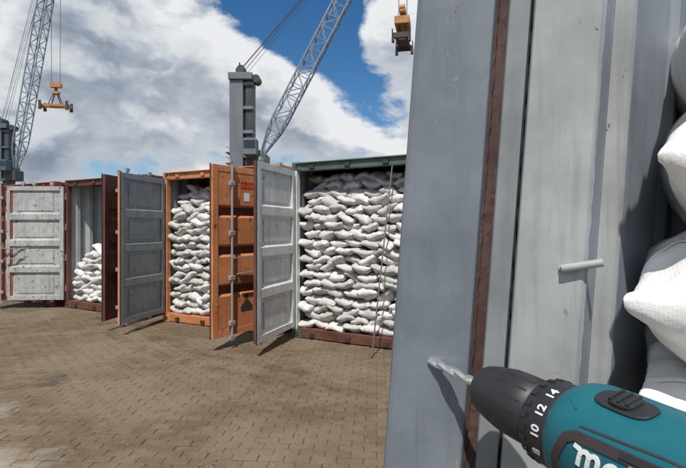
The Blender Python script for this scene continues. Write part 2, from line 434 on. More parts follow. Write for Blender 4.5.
def lock_rod(door, x, ys, mat):
    t = MB(); y = ys * .075
    t.tube([(x, y, .10), (x, y, 2.54)], .017, 'galv', 8)
    for z in (.12, 2.50): t.box((x - .035, y - .018, z), (x + .035, y + .018, z + .05), 'galv')
    t.build('lock_rod', door)
    for z in (.34, .95, 1.55, 2.22):
        k = MB(); k.box((x - .045, ys * .094 if ys < 0 else .042, z - .03), (x + .045, ys * .042 if ys < 0 else .094, z + .03), 'galv'); k.build('rod_bracket', door, .006)

def make_door(parent, side, hinge_x, world_ang, outer, inner, sheet=True, w=1.14, label=None):
    """side 'L' or 'R'. Local: hinge at origin, leaf runs along +x (L) or -x (R) when closed, inner face towards +y."""
    sg = 1 if side == 'L' else -1
    d = bpy.data.objects.new('door', None)
    # the leaf: frame bars and ribbed skins
    f = MB(); z0, z1 = .17, 2.46; t = .028
    fw = .085
    def bx(xa, xb, za, zb, ya=-t, yb=t):
        a, b = sorted((sg * xa, sg * xb)); f.box((a, ya + .003, za), (b, yb, zb), inner)
        f.box((a, ya, za), (b, ya + .0028, zb), outer)
    bx(.012, fw, z0, z1); bx(w - fw, w, z0, z1)
    bx(fw, w - fw, z0, z0 + fw, -t + .002, t - .002); bx(fw, w - fw, z1 - fw, z1, -t + .002, t - .002)
    ea, eb = sorted((sg * (w + .0002), sg * (w + .004))); f.box((ea, -t, z0), (eb, t - .004, z1), outer)
    # ribbed sheet: profile in (y, z)
    H0, H1 = z0 + fw, z1 - fw; n = 4; pan = (H1 - H0) / n; rb = .055; dp = .040
    prof = [(H0, 0)]
    for k in range(1, n):
        zc = H0 + pan * k; prof += [(zc - rb - .03, 0), (zc - rb, dp), (zc + rb, dp), (zc + rb + .03, 0)]
    prof.append((H1, 0))
    xa, xb = sorted((sg * fw, sg * (w - fw)))
    yb = -.020
    for off, mt_, flip in ((0, outer, False), (.012, inner, True)):
        vs = []
        for z, y in prof: vs += [(xa, yb + y + off, z), (xb, yb + y + off, z)]
        fs = [(2 * i, 2 * i + 1, 2 * i + 3, 2 * i + 2) if not flip else (2 * i, 2 * i + 2, 2 * i + 3, 2 * i + 1) for i in range(len(prof) - 1)]
        rib = [i for i in range(len(prof) - 1) if prof[i][1] > .001 and prof[i + 1][1] > .001]
        f.add(vs, [q for i, q in enumerate(fs) if i not in rib or flip], mt_)
        if not flip: f.add(vs, [fs[i] for i in rib], 'rust_red' if outer == 'orange' else outer)
    COL.objects.link(d); d.empty_display_size = .1
    d.parent = parent; d.location = (hinge_x, -.035, 0); d.rotation_euler = (0, 0, world_ang)
    f.build('door_leaf', d, .006)
    # raised pressings inside each panel
    for k in range(n):
        zc0, zc1 = H0 + pan * k + (.12 if k else .05), H0 + pan * (k + 1) - (.12 if k < n - 1 else .05)
        q = MB(); xa2, xb2 = sorted((sg * (fw + .13), sg * (w - fw - .13)))
        q.box((xa2, yb + .013, zc0), (xb2, yb + .024, zc1), inner); q.build('inner_panel', d, .008)
    gk = MB()
    xa, xb = sorted((sg * (w + .0045), sg * (w + .014)))
    gk.box((xa, .012, z0 - .012), (xb, .026, z1 + .012), 'rubber')
    gk.build('gasket', d)
    for i in range(4):
        z = .40 + i * .62; hg = MB(); a_, b_ = sorted((-sg * .055, sg * .06))
        hg.box((a_, -.043, z - .05), (b_, -.029, z + .05), outer); hg.tube([(0, -.036, z - .065), (0, -.036, z + .065)], .014, 'galv', 8)
        hg.build('hinge', d)
    for x in (.29, .86): lock_rod(d, sg * x * w / 1.14, -1, 'galv')
    h = MB(); h.bar((sg * .31, -.105, 1.02), (sg * .80, -.105, 1.00), .028, 'galv', .014); h.tube([(sg * .31, -.075, 1.02), (sg * .31, -.108, 1.02)], .014, 'galv', 8); h.build('handle', d)
    h = MB(); h.bar((sg * .84, -.105, 1.22), (sg * .36, -.105, 1.20), .028, 'galv', .014); h.tube([(sg * .84, -.075, 1.22), (sg * .84, -.108, 1.22)], .014, 'galv', 8); h.build('handle', d)
    return d

def make_container(hx, hy, label, frame, header, wall_in, post=None, group='open shipping containers in the row'):
    c = empty('shipping_container', (hx, hy, 0), ROW, label, 'container', group)
    W, H, L = CW, CH, CL
    for x in (0, W - POST):
        for y in (0, L - POST):
            p = MB(); p.box((x, y, .12), (x + POST, y + POST, H - .12), post or frame, mat_in=wall_in); p.build('corner_post', c, .008)
    for x in (-.004, W - .158):
        for y in (-.004, L - .158):
            for z in (0, H - .118):
                p = MB(); p.box((x, y, z), (x + .162, y + .162, z + .118), frame)
                # the oval lifting holes
                for q in (1,):
                    p.tube([(x + .081, y - .004, z + .059), (x + .081, y + .001, z + .059)], .034, 'steel_dark', 12)
                p.build('corner_casting', c, .006)
    h = MB(); h.box((POST, .004, H - .135), (W - POST, .11, H - .004), header); h.box((POST, -.030, H - .030), (W - POST, .004, H - .012), header)
    hd = h.build('header_beam', c, .006)
    for i in range(4):
        k = MB(); x = .35 + i * .58; k.box((x - .04, -.022, H - .105), (x + .04, .004, H - .055), frame if header != 'green' else 'steel_dark'); k.build('lock_keeper', c)
    s_ = MB(); s_.box((POST, .004, .012), (W - POST, .13, .150), 'rust_red' if frame == 'green' else frame); s_.build('door_sill', c, .006)
    for i in range(4):
        k = MB(); x = .35 + i * .58; k.box((x - .04, -.024, .035), (x + .04, .004, .095), 'steel_dark'); k.build('lock_keeper', c)
    fl = MB()
    for i in range(8):
        x0 = .06 + i * (W - .12) / 8; fl.box((x0 + .003, .13, .12), (x0 + (W - .12) / 8 - .003, L - .06, .15), 'plank')
    fl.build('floor_boards', c)
    prof = corr_profile(L - 2 * POST, start=POST)
    w1 = MB(); w1.sheet([(.018 + d, y) for y, d in prof], .10, H - .06, .004, wall_in, frame); w1.build('side_wall', c)
    w2 = MB(); w2.sheet([(W - .018 - d, y) for y, d in reversed(prof)], .10, H - .06, .004, wall_in, frame); w2.build('side_wall', c)
    pe = corr_profile(W - 2 * POST, start=POST)
    w3 = MB(); w3.sheet([(x, L - .03 - d) for x, d in pe], .10, H - .06, .004, wall_in, frame); w3.build('end_wall', c)
    rf = MB(); rf.box((.02, .02, H - .03), (W - .02, L - .02, H - .014), frame); rf.build('roof', c)
    for x in (.006, W - .066):
        r_ = MB(); r_.box((x, .165, H - .07), (x + .06, L - .165, H - .006), frame); r_.build('top_rail', c, .005)
        r_ = MB(); r_.box((x, .165, .01), (x + .06, L - .165, .14), frame); r_.build('bottom_rail', c, .005)
    return c

def door_ang(dx, dy, side):
    """rotation inside the container for a leaf pointing along world (dx, dy)"""
    a = math.atan2(dy, dx) - ROW
    return a if side == 'L' else a - math.pi

H1, H2, H3 = Vector((-5.66, 9.77)), Vector((-3.13, 8.36)), Vector((-.756, 7.12))
H0 = H1 - U * 2.80
c0 = make_container(H0.x, H0.y, 'dark red container at the far left edge, behind the first pale grey door', 'red_box', 'red_box', 'wall_dark')
c1 = make_container(H1.x, H1.y, 'rust red container, leftmost open one, with a small heap of sacks inside', 'rust_red', 'rust_red', 'wall_in')
c2 = make_container(H2.x, H2.y, 'orange container, middle of the open ones, filled high with white sacks', 'orange', 'orange', 'wall_dark')
c3 = make_container(H3.x, H3.y, 'container with green header beam, filled to the top with white sacks', 'green', 'green', 'wall_dark', 'grey_in3')
DX = .05
def hinge(c, right): return CW - DX if right else DX
def leaf(c, side, dx, dy, outer, inner, label):
    d = make_door(c, side, hinge(c, side == 'R'), door_ang(dx, dy, side), outer, inner); d['label'] = label; return d
leaf(c0, 'R', -1.04, -.42, 'red_box', 'grey_in2', 'red door standing ajar')
leaf(c1, 'L', -1.07, -.06, 'rust_red', 'grey_in1', 'wide open door with pale grey ribbed inner side')
leaf(c1, 'R', -.15, -1.10, 'rust_red', 'grey_in2', 'rust red door seen from its outer side')
leaf(c2, 'L', -.24, -1.09, 'orange', 'grey_in2', 'open door with slate grey ribbed inner side')
d2r = leaf(c2, 'R', -.67, -.92, 'orange', 'grey_in2', 'orange door showing its outer side with lock rods')
leaf(c3, 'L', -.36, -1.08, 'rust_red', 'grey_in3', 'open door with light grey ribbed inner side')
# markings on the orange door: a red boxed code, a white plate, a dark pointed mark low down
pl = MB(); pl.box((-.60, -.024, 1.99), (-.50, -.0215, 2.11), 'white_print'); pl.build('white_plate', d2r)
def dz_box(o, xa, za, xb, zb, mat, y=-.0225): o.box((-xb, y, za), (-xa, y + .002, zb), mat)
mk = MB()
for i in range(4):
    x = .42 + i * .062
    dz_box(mk, x, 2.17, x + .014, 2.26, 'red_print'); dz_box(mk, x + .036, 2.17, x + .050, 2.26, 'red_print')
    dz_box(mk, x, 2.245, x + .05, 2.26, 'red_print', -.0235); dz_box(mk, x, 2.17, x + .05, 2.186, 'red_print', -.0235)
mk.build('red_code', d2r)
tr = MB(); tr.add([(-.66, -.0225, .46), (-.44, -.0225, .46), (-.44, -.0225, .53), (-.55, -.0225, .64), (-.66, -.0225, .53)], [(0, 1, 2, 3, 4)], 'steel_dark')
tr.box((-.575, -.023, .65), (-.525, -.021, .70), 'steel_dark'); tr.build('warning_mark', d2r)

# ------------------------------------------------------------------ sacks
def sack_mesh(name, lx, ly, h, seed, nx=22, ny=14, wr=.012, mat='sack', ear=.9, pu=3.2):
    """filled woven sack: pillow with pinched ends, ears at the corners, sagging folds"""
    rnd = random.Random(seed); off = Vector((rnd.uniform(0, 50), rnd.uniform(0, 50), rnd.uniform(0, 50)))
    vs = []; idx = {}; fs = []
    bend = rnd.uniform(-.06, .06); sk = rnd.uniform(-.12, .12)
    def P(i, j, top):
        u = -1 + 2 * i / nx; v = -1 + 2 * j / ny
        # denser near edges
        u = math.sin(u * math.pi / 2); v = math.sin(v * math.pi / 2)
        prof = max(0, 1 - abs(u) ** pu) ** .5 * max(0, 1 - abs(v) ** 3.0) ** .5
        # sides pull in between the ears
        x = u * lx / 2 * (1 - .07 * (1 - v * v) * abs(u) ** 4 * ear); y = v * ly / 2 * (1 - .10 * (1 - u * u) * v * v - .12 * abs(u) ** 6)
        z = prof * h / 2 * (1 if top else -1)
        q = Vector((x * 6, y * 6, z * 6)) + off
        w = mnoise.noise(q) * 1.3 + mnoise.noise(q * 2.3) * .7 + abs(mnoise.noise(Vector((x * 22, y * 6, z * 10)) + off)) * 1.0 * abs(u) ** 2
        cre = (1 - abs(mnoise.noise(Vector((x * 9, y * 5, z * 9)) + off * 1.7))) ** 5 * .55 + (1 - abs(mnoise.noise(Vector((x * 21, y * 10, z * 21)) + off))) ** 6 * .35
        z += wr * w * (.3 + prof) - wr * cre * (1 if top else -1) * prof
        if nx > 40:                                   # close up: gathered folds that run in from the sewn ends
            fold = mnoise.noise(Vector((u * 1.6, v * 9, seed))) + .6 * mnoise.noise(Vector((u * 3, v * 17, seed + 4)))
            z += (.010 * abs(u) ** 3 * fold + .0045 * mnoise.noise(q * 4.0 + Vector((fold, 0, 0)) * 1.4) + .003 * (1 - abs(mnoise.noise(q * 3.1))) ** 4) * (1 if top else -1)
        z += bend * u * u * h * 1.5 + .10 * h * math.sin(u * 2.1 + sk * 10)
        y += sk * u * ly * .2
        return (x, y, z)
    for top in (True, False):
        for i in range(nx + 1):
            for j in range(ny + 1):
                edge = i in (0, nx) or j in (0, ny)
                if not top and edge: idx[(i, j, False)] = idx[(i, j, True)]; continue
                idx[(i, j, top)] = len(vs); vs.append(P(i, j, top))
        for i in range(nx):
            for j in range(ny):
                q = (idx[(i, j, top)], idx[(i + 1, j, top)], idx[(i + 1, j + 1, top)], idx[(i, j + 1, top)])
                fs.append(q if top else q[::-1])
    me = bpy.data.meshes.new(name); me.from_pydata(vs, [], fs); me.materials.append(M[mat])
    me.polygons.foreach_set('use_smooth', [True] * len(fs)); me.update()
    return me
SM = [sack_mesh('sack', .34, .40, .140, 20 + k, 34, 22, .021) for k in range(14)]
ORD = ['', 'first', 'second', 'third', 'fourth', 'fifth', 'sixth', 'seventh', 'eighth', 'ninth', 'tenth', 'eleventh', 'twelfth', 'thirteenth', 'fourteenth', 'fifteenth', 'sixteenth', 'seventeenth', 'eighteenth', 'nineteenth', 'twentieth', 'twenty-first']
rs = random.Random(77)
def sack_pose(cont, lx, ly, lz, sx, sz, tilt=1.0):
    p = Vector((cont.location.x, cont.location.y)) + U * lx + A * ly
    rot = (R(rs.uniform(-14, 8)), R(rs.uniform(-8, 8) * tilt + (rs.choice((-20, 20)) if rs.random() < .2 * tilt else 0)), ROW + R(rs.uniform(-12, 12)) + (math.pi if rs.random() < .5 else 0))
    return rs.choice(SM), (p.x, p.y, lz), rot, (sx * rs.uniform(.92, 1.10), rs.uniform(.92, 1.05), sz * rs.uniform(.92, 1.10))
def put_sack(pose, label, group):
    me, loc, rot, sca = pose
    o = bpy.data.objects.new('sack', me); COL.objects.link(o)
    o.location = loc; o.rotation_euler = rot; o.scale = sca
    return tag(o, label, 'sack', group)
def mass(poses, label):
    from mathutils import Euler
    mb = MB()
    for me, loc, rot, sca in poses:
        mx = Matrix.Translation(loc) @ Euler(rot).to_matrix().to_4x4() @ Matrix.Diagonal((*sca, 1))
        mb.add([mx @ v.co for v in me.vertices], [tuple(p.vertices) for p in me.polygons], 'sack', True)
    tag(mb.build('sack_mass'), label, 'sacks', None, 'stuff')
def sack_wall(cont, rows, pitch, cols, shown, where, group, rest, front=.225, x0=.06, x1=2.38, top_back=.38):
    hidden = []
    for r in range(rows):
        n = cols; wdt = (x1 - x0) / n; st = (r % 2) * .5 * wdt
        k = n if r % 2 == 0 else n - 1
        for c in range(k):
            x = x0 + wdt * (c + .5) + st + rs.uniform(-.025, .025); fr_ = r / rows
            y = front + rs.uniform(-.035, .045) + (top_back * max(0, fr_ - .74) / .26)
            z = .15 + pitch * (r + .5) + rs.uniform(-.010, .010)
            pose = sack_pose(cont, x, y, z, wdt / .308, pitch / .117)
            if c < shown: put_sack(pose, f'white sack in {where} container, {ORD[r + 1]} row up, {ORD[c + 1]} from the left', group)
            else: hidden.append(pose)
    mass(hidden, rest)
sack_wall(c3, 19, .1195, 9, 8, 'the green-headed', 'sacks in the green-headed container', 'white sacks at the right end of the green-headed container')
sack_wall(c2, 18, .1225, 9, 4, 'the orange', 'sacks in the orange container', 'white sacks in the orange container behind its orange door')
# the low heap of the first container: stepped down to the left
heap = [8, 8, 8, 8, 8, 8, 7, 7, 6]; hidden = []
for r, n in enumerate(heap):
    for c in range(n):
        x = 2.38 - (n - c - .5) * .285 + (r % 2) * .06 - .05
        pose = sack_pose(c1, x, .25 + rs.uniform(-.03, .05) + .015 * r, .15 + .124 * (r + .5), 1.0, 1.12, .8)
        if c < 3: put_sack(pose, f'white sack in low heap of leftmost open container, {ORD[r + 1]} row up, {ORD[c + 1]} from left', 'sacks in the low heap')
        else: hidden.append(pose)
mass(hidden, 'white sacks of the low heap behind the rust red door')

# the steel bar that leans before the sacks of the last container
rod = MB(); 
pa = Vector((.36, 6.00, .012)); pb = Vector((.66, 6.38, 2.50))
rod.tube([pa, pa.lerp(pb, .5), pb], .009, 'stainless', 10); rod.tube([pa, pa.lerp(pb, .02)], .02, 'stainless', 10)
ro = rod.build('lashing_rod'); tag(ro, 'thin steel rod leaning before the sacks of the green-headed container', 'rod')

# ------------------------------------------------------------------ cranes
def lattice(mb, p, q, w, h, mat, panels, r=.11, taper=.25):
    p, q = Vector(p), Vector(q); d = (q - p).normalized(); side = Vector((0, 1, 0)); up = side.cross(d).normalized()
    def corner(t, a, b):
        s = 1.0
        if t < .1: s = taper + (1 - taper) * t / .1
        if t > .9: s = taper + (1 - taper) * (1 - t) / .1
        return p.lerp(q, t) + side * (a * w / 2 * s) + up * (b * h / 2 * s)
    ts = [i / panels for i in range(panels + 1)]
    for a in (-1, 1):
        for b in (-1, 1):
            for i in range(panels): mb.bar(corner(ts[i], a, b), corner(ts[i + 1], a, b), r * 2, mat)
    for i in range(panels):
        for b in (-1, 1): mb.bar(corner(ts[i], -1 if i % 2 else 1, b), corner(ts[i + 1], 1 if i % 2 else -1, b), r * 1.1, mat)
        for a in (-1, 1): mb.bar(corner(ts[i], a, -1 if i % 2 else 1), corner(ts[i + 1], a, 1 if i % 2 else -1), r * 1.1, mat)
        for a in (-1, 1): mb.bar(corner(ts[i], a, -1), corner(ts[i], a, 1), r * .9, mat)
        for b in (-1, 1): mb.bar(corner(ts[i], -1, b), corner(ts[i], 1, b), r * .9, mat)

def make_crane(x, y, top, foot, tip, tw, label, tower_mat, boom_mat, drop):
    c = empty('harbour_crane', (x, y, 0), 0, label, 'crane', 'mobile harbour cranes')
    fx, fz = foot; tx, tz = tip
    fx -= x; tx -= x
    b = MB(); b.box((-7, -4, .9), (7, 4, 2.6), tower_mat); b.build('undercarriage', c, .1)
    for sx in (-1, 1):
        for k in range(4):
            w = MB(); w.tube([(sx * (1.8 + k * 1.5), -4.2, .75), (sx * (1.8 + k * 1.5), 4.2, .75)], .75, 'rubber', 14); w.build('wheel', c)
    b = MB(); b.box((-6.5, -2.6, 2.9), (2.6, 2.6, 6.6), tower_mat); b.tube([(0, 0, 2.5), (0, 0, 3.0)], 2.2, 'crane_dark', 16); b.build('machine_house', c, .15)
    t = MB()
    hw = tw / 2; n = 8; zb = 6.5
    # two box columns side by side with a dark slot between them and cross plates
    t.box((-hw, -hw * .8, zb), (hw * .15, hw * .8, top - 1.2), tower_mat)
    t.box((hw * .32, -hw * .55, zb), (hw * .95, hw * .8, top - 1.2), 'crane_dark')
    for k in range(5):
        z = zb + 2 + k * (top - zb - 4) / 4; t.box((hw * .1, -hw * .72, z), (hw * 1.0, hw * .6, z + .5), tower_mat)
    t.build('tower', c, .06)
    hd = MB(); hd.box((-hw * 1.08, -hw, top - 1.2), (hw * .95, hw, top - .2), tower_mat); hd.box((-hw * .5, -hw * .7, top - .2), (hw * .2, hw * .7, top + .6), 'crane_dark')
    hd.tube([(-hw * .2, -hw * .5, top + .3), (-hw * .2, -hw * .5, top + 1.5)], .12, 'crane_dark', 6)
    hd.build('tower_head', c, .05)
    for sx, sz_ in ((hw * 1.2, top - .9), (-hw * .1, top + .55)):
        pu = MB(); pu.tube([(sx, -hw * .55, sz_), (sx, hw * .55, sz_)], .62, 'crane_dark', 14); pu.build('pulley', c)
    cb = MB(); cb.box((hw * .9, -1.6, fz - 2.6), (fx + .9, 1.4, fz - .3), 'crane_dark'); cb.box((hw * .8, -1.2, fz - .3), (fx + .2, 1.2, fz + .4), tower_mat); cb.build('boom_bracket', c, .08)
    ca = MB(); ca.box((hw * .35, -hw - 1.6, fz - .6), (hw * .35 + 2.0, -hw * .8, fz + 1.8), tower_mat); cab = ca.build('cab', c, .1)
    cw = MB(); cw.box((hw * .35 + .15, -hw - 1.62, fz + .3), (hw * .35 + 1.85, -hw - 1.58, fz + 1.5), 'glass'); cw.build('cab_window', cab)
    for k in range(4):
        st = MB(); z = zb + 1.5 + k * (fz - zb) / 4; st.box((-hw - .5, -hw, z), (-hw, hw * .6, z + .12), 'crane_dark'); st.bar((-hw - .45, -hw * .9, z + 1.0), (-hw - .45, hw * .6, z + 1.0), .06, 'crane_dark'); st.build('walkway', c)
    bm_ = MB(); lattice(bm_, (fx, 0, fz), (tx, 0, tz), 2.3, 2.1, boom_mat, 24, .105); bm_.build('boom', c)
    hb = MB(); hb.tube([(tx, -.9, tz), (tx, .9, tz)], .8, 'crane_dark', 14); hb.build('boom_pulley', c)
    for yy, zz in ((-1.2, top - .6), (-.9, top + .5), (-.4, top + .9), (.1, top + .3), (.5, top + 1.2), (.9, top - .2)):
        cbm = MB(); cbm.tube([(-.1, yy, zz), (tx - .4 - 1.6 * abs(yy), yy * .6, tz + .5 - 3 * abs(yy))], .032, 'cable', 5); cbm.build('boom_cable', c)
    for xx, yy in ((-.75, -.5), (.75, .5)):
        rp = MB(); rp.tube([(tx + xx, yy, tz), (tx + xx * .9, yy, drop)], .055, 'cable', 5); rp.build('hoist_rope', c)
    return c
CR2 = (-15.2, 73.0); CR1 = (-76.2, 108.0)
make_crane(*CR2, 25.0, (-12.2, 12.9), (9.1, 54.0), 3.5, 'tall grey harbour crane with a lattice boom behind the containers', 'crane_grey', 'crane_blue', 33.6)
make_crane(*CR1, 25.0, (-73.6, 14.8), (-64.6, 66.0), 3.4, 'farther dark harbour crane at the left edge with steep lattice boom', 'crane_teal', 'crane_blue', 34.4)

def make_spreader(x, y, z, rz, length, label, fm='yellow', rise=0.):
    """z: height of the lower frame"""
    s = empty('container_spreader', (x, y, z), rz, label, 'spreader', 'spreaders hanging from the cranes')
    b = MB(); b.box((-length / 2, -.95, 0), (length / 2, -.55, .55), fm); b.box((-length / 2, .55, 0), (length / 2, .95, .55), fm)
    b.box((-1.3, -.55, .05), (1.3, .55, .75), fm); b.build('main_frame', s, .04)
    for e_ in (-1, 1):
        q = MB(); q.box((e_ * length / 2 - .22, -1.2, -.18), (e_ * length / 2 + .22, 1.2, .62), fm); q.build('end_beam', s, .04)
        for f_ in (-1, 1):
            q = MB(); q.box((e_ * length / 2 - .3, f_ * 1.2 - .2, -.75), (e_ * length / 2 + .3, f_ * 1.2 + .2, -.15), 'steel_dark'); q.box((e_ * length / 2 - .28, f_ * 1.30 - .07, -.5), (e_ * length / 2 + .28, f_ * 1.30 + .07, 1.25), 'steel_dark'); q.build('corner_guide', s, .03)
            q = MB(); q.bar((e_ * length * .24, f_ * .75, .5), (e_ * .35, f_ * .3, 3.0), .17, 'steel_dark'); q.build('sling_leg', s)
    h = MB(); h.box((-.75 - rise, -.55 - rise * .5, 2.9 - rise * .5), (.75 + rise, .55 + rise * .5, 3.5), 'yellow'); h.tube([(0, 0, 3.5), (0, 0, 4.6)], .34, 'steel_dark', 10)
    h.build('rotator', s, .05)
    hb = MB(); hb.box((-1.15, -.45, 4.4), (1.15, .45, 5.0), 'yellow')
    for e_ in (-1, 1): hb.tube([(e_ * .75, -.4, 5.1), (e_ * .75, .4, 5.1)], .5, 'yellow', 12)
    hb.build('hook_block', s, .04)
    return s
make_spreader(-64.6, 108.0, 28.8, R(8), 5.6, 'yellow spreader hanging from the left crane')
make_spreader(9.1, 73.0, 29.7, R(78), 5.4, 'yellow spreader with dark guides hanging near the top centre', 'steel_dark', 1.1)

# ------------------------------------------------------------------ the near container: folded corner post, wall, roof
TILT = R(4.2)
A0 = Vector((.0558, .469))
def plan(px, d, at=A0):
    """local (s, d) of the profile point seen at that bearing, d metres into the container"""
    t = (px - 343) / 480
    s = (t * (at.y + d * A.y) - at.x - d * A.x) / (U.x - t * U.y)
    return (s, d)
nc = empty('shipping_container', (A0.x - CAM_H * math.tan(TILT), A0.y, 0), 0, 'blue grey container close to the camera with a rust streaked folded corner post', 'container')
nc.rotation_euler = (Matrix.Rotation(TILT, 4, 'Y') @ Matrix.Rotation(ROW, 4, 'Z')).to_euler()
NH = 2.90
def seg(name, pts, mat, th=.004, z0=.12, z1=NH - .12, bevel=.0012):
    m = MB(); m.sheet([plan(*p) for p in pts], z0, z1, th, mat); return m.build(name, nc, bevel, 2)
# the flange that is drilled: rounded left edge, returned backwards
s0 = plan(402, 0)[0]; s1 = plan(478, 0)[0]
m = MB(); arc = [(s0 - .002, .05), (s0 - .004, .012), (s0 - .003, .005), (s0, .0012), (s0 + .004, 0)]
m.sheet(arc + [(s1 - .003, 0), (s1 - .0006, .0012), (s1, .004), (s1, .012)], .12, NH - .12, .003, 'post'); m.build('corner_post', nc)
r0, r1 = plan(478.2, .0125)[0], plan(494, .0125)[0]
m = MB(); m.sheet([(r0 - .004, .0125), (r1 + .004, .0125)], .12, NH - .12, .003, 'post_rust'); m.build('rust_strip', nc)
a, b_ = plan(492.5, .003), plan(514, .003)
m = MB(); m.sheet([(a[0], .012), (a[0], .0035), (a[0] + .0015, .002), (b_[0], .002), (b_[0], .014)], .12, NH - .12, .002, 'post_mid'); m.build('post_lip', nc)
g0, g1 = plan(514.5, .010), plan(518, .010)
m = MB(); m.sheet([(g0[0] - .001, .010), (g1[0] + .002, .010)], .12, NH - .12, .003, 'rubber'); m.build('gasket', nc)
p0, p1 = plan(517.5, .001), plan(588, .001)
e1 = plan(598, .030); e2 = plan(621, .036); e3 = plan(664, .15)
m = MB(); m.sheet([(p0[0], .014), (p0[0], .003), (p0[0] + .0015, .001), (p1[0] - .002, .001), (p1[0], .003)], .12, NH - .12, .002, 'post_pale'); m.build('inner_post', nc)
m = MB(); m.sheet([(p1[0] + .0002, .0032), (e1[0] - .0015, e1[1] - .004), (e1[0], e1[1])], .12, NH - .12, .002, 'near_wall')
m.build('post_return', nc)
m = MB(); m.sheet([(e1[0] + .0003, e1[1] + .0003), (e2[0] - .003, e2[1]), (e2[0] - .0005, e2[1] + .002)], .12, NH - .12, .002, 'post_pale'); m.build('post_return', nc)
m = MB(); m.sheet([(e2[0], e2[1] + .0025), (e3[0] - .01, e3[1] - .015), (e3[0], e3[1]), (e3[0] + .012, e3[1] + .06), (e3[0] - .01, e3[1] + .11)], .12, NH - .12, .002, 'near_wall'); m.build('lining_plate', nc)
# the rest of the box
NW = 2.44
prof = corr_profile(CL - .40, start=.30)
m = MB(); m.sheet([(.045 + d + (0), y) for y, d in prof], .12, NH - .06, .004, 'near_wall', 'post'); m.build('side_wall', nc)
m = MB(); m.sheet([(NW - .02 - d, y) for y, d in reversed(prof)], .12, NH - .06, .004, 'near_wall', 'post'); m.build('side_wall', nc)
m = MB(); m.sheet([(x, CL - .03 - d) for x, d in corr_profile(NW - .1, start=.05)], .12, NH - .06, .004, 'near_wall', 'post'); m.build('end_wall', nc)
m = MB(); m.box((NW - .12, 0, .12), (NW, .12, NH - .12), 'post'); m.build('corner_post', nc, .006)
m = MB(); m.box((.005, .005, NH - .12), (NW, .12, NH), 'post'); m.build('header_beam', nc, .006)
m = MB(); m.box((.005, .005, 0), (NW, .12, .115), 'post'); m.build('door_sill', nc, .006)
m = MB(); m.box((.03, .12, .09), (NW - .03, CL - .03, .118), 'plank'); m.build('floor_boards', nc)
m = MB(); m.box((.01, .125, NH - .05), (NW - .01, CL, NH - .012), 'post'); m.build('roof', nc)
# uneven weld beads and a perished seal edge
rw = random.Random(4)
for sx, dx, mt_, r0_, jit in ((s1 + .0005, .0105, 'post_rust', .0016, .0006), (p0[0] - .0004, .0045, 'rubber', .0011, .0006), (p1[0] + .0006, .0045, 'near_wall', .0011, .0004)):
    m = MB(); zs = [.95 + i * .0065 for i in range(190)]
    m.tube([(sx + rw.uniform(-jit, jit) * .6, dx + rw.uniform(-jit, jit) * .5, z) for z in zs], r0_, mt_, 6, radii=[r0_ + rw.uniform(-jit, jit) for _ in zs]); m.build('weld_bead' if mt_ != 'rubber' else 'seal_edge', nc)
# the short steel stub welded across the groove
def near_world(s, d, z):
    return nc.matrix_world @ Vector((s, d, z))
zst = CAM_H - .016
q0, q1 = plan(564, -.0035), plan(605, -.002)
m = MB(); m.tube([(q0[0], q0[1], zst - .004), (q1[0], q1[1], zst + .004)], .0034, 'post_pale', 10); st_ = m.build('welded_stub', nc)
m = MB(); m.tube([(q0[0] - .002, .0, zst - .0045), (q0[0] + .006, .0, zst - .0035)], .004, 'post_pale', 9, radii=[.0022, .0046]); m.build('weld', st_)

# ------------------------------------------------------------------ near sacks
def near_sack(end, lx, ly, h, rot, seed, label, wr=.010, pu=3.2, ear=.9):
    """end: where the middle of the sack's left end lies"""
    o = bpy.data.objects.new('sack', sack_mesh('sack', lx, ly, h, seed, 72, 48, wr, 'sack_near', ear, pu)); COL.objects.link(o)
    rm = Matrix.Rotation(ROW + R(rot[2]), 3, 'Z') @ Matrix.Rotation(R(rot[1]), 3, 'Y') @ Matrix.Rotation(R(rot[0]), 3, 'X')
    vv = o.data.vertices; nx, ny = 72, 48; j0 = 15
    hm = MB(); row = [(vv[i * (ny + 1) + j0].co, vv[i * (ny + 1) + j0 + 1].co) for i in range(2, nx - 1)]
    hm.add([p + Vector((0, 0, k)) for a, b in row for p, k in ((a, .0006), (a.lerp(b, .25), .0022), (a.lerp(b, .75), .0022), (b, .0006))], [(4 * i + k, 4 * i + 4 + k, 4 * i + 5 + k, 4 * i + 1 + k) for i in range(len(row) - 1) for k in range(3)], 'sack_near', True)
    hm.build('seam', o)
    o.location = Vector(end) - rm @ Vector((-lx / 2, 0, 0)); o.rotation_euler = rm.to_euler()
    return tag(o, label, 'sack', 'sacks in the near container')
near_sack((.292, .445, 1.800), .60, .34, .190, (0, 2, 0), 3, 'white sack at the top right corner, highest in the near container')
near_sack((.282, .452, 1.674), .60, .34, .185, (6, 3, 0), 8, 'white sack second from the top in the near container')
near_sack((.268, .468, 1.560), .60, .34, .155, (-4, -3, 0), 5, 'plump white sack bulging out above the drill in the near container')
near_sack((.262, .448, 1.512), .60, .34, .060, (10, 10, 0), 14, 'flattened grey white sack squeezed under the plump one above the drill')
near_sack((.250, .425, 1.462), .60, .34, .120, (-6, -2, 0), 17, 'white sack right behind the drill body, lowest in view')

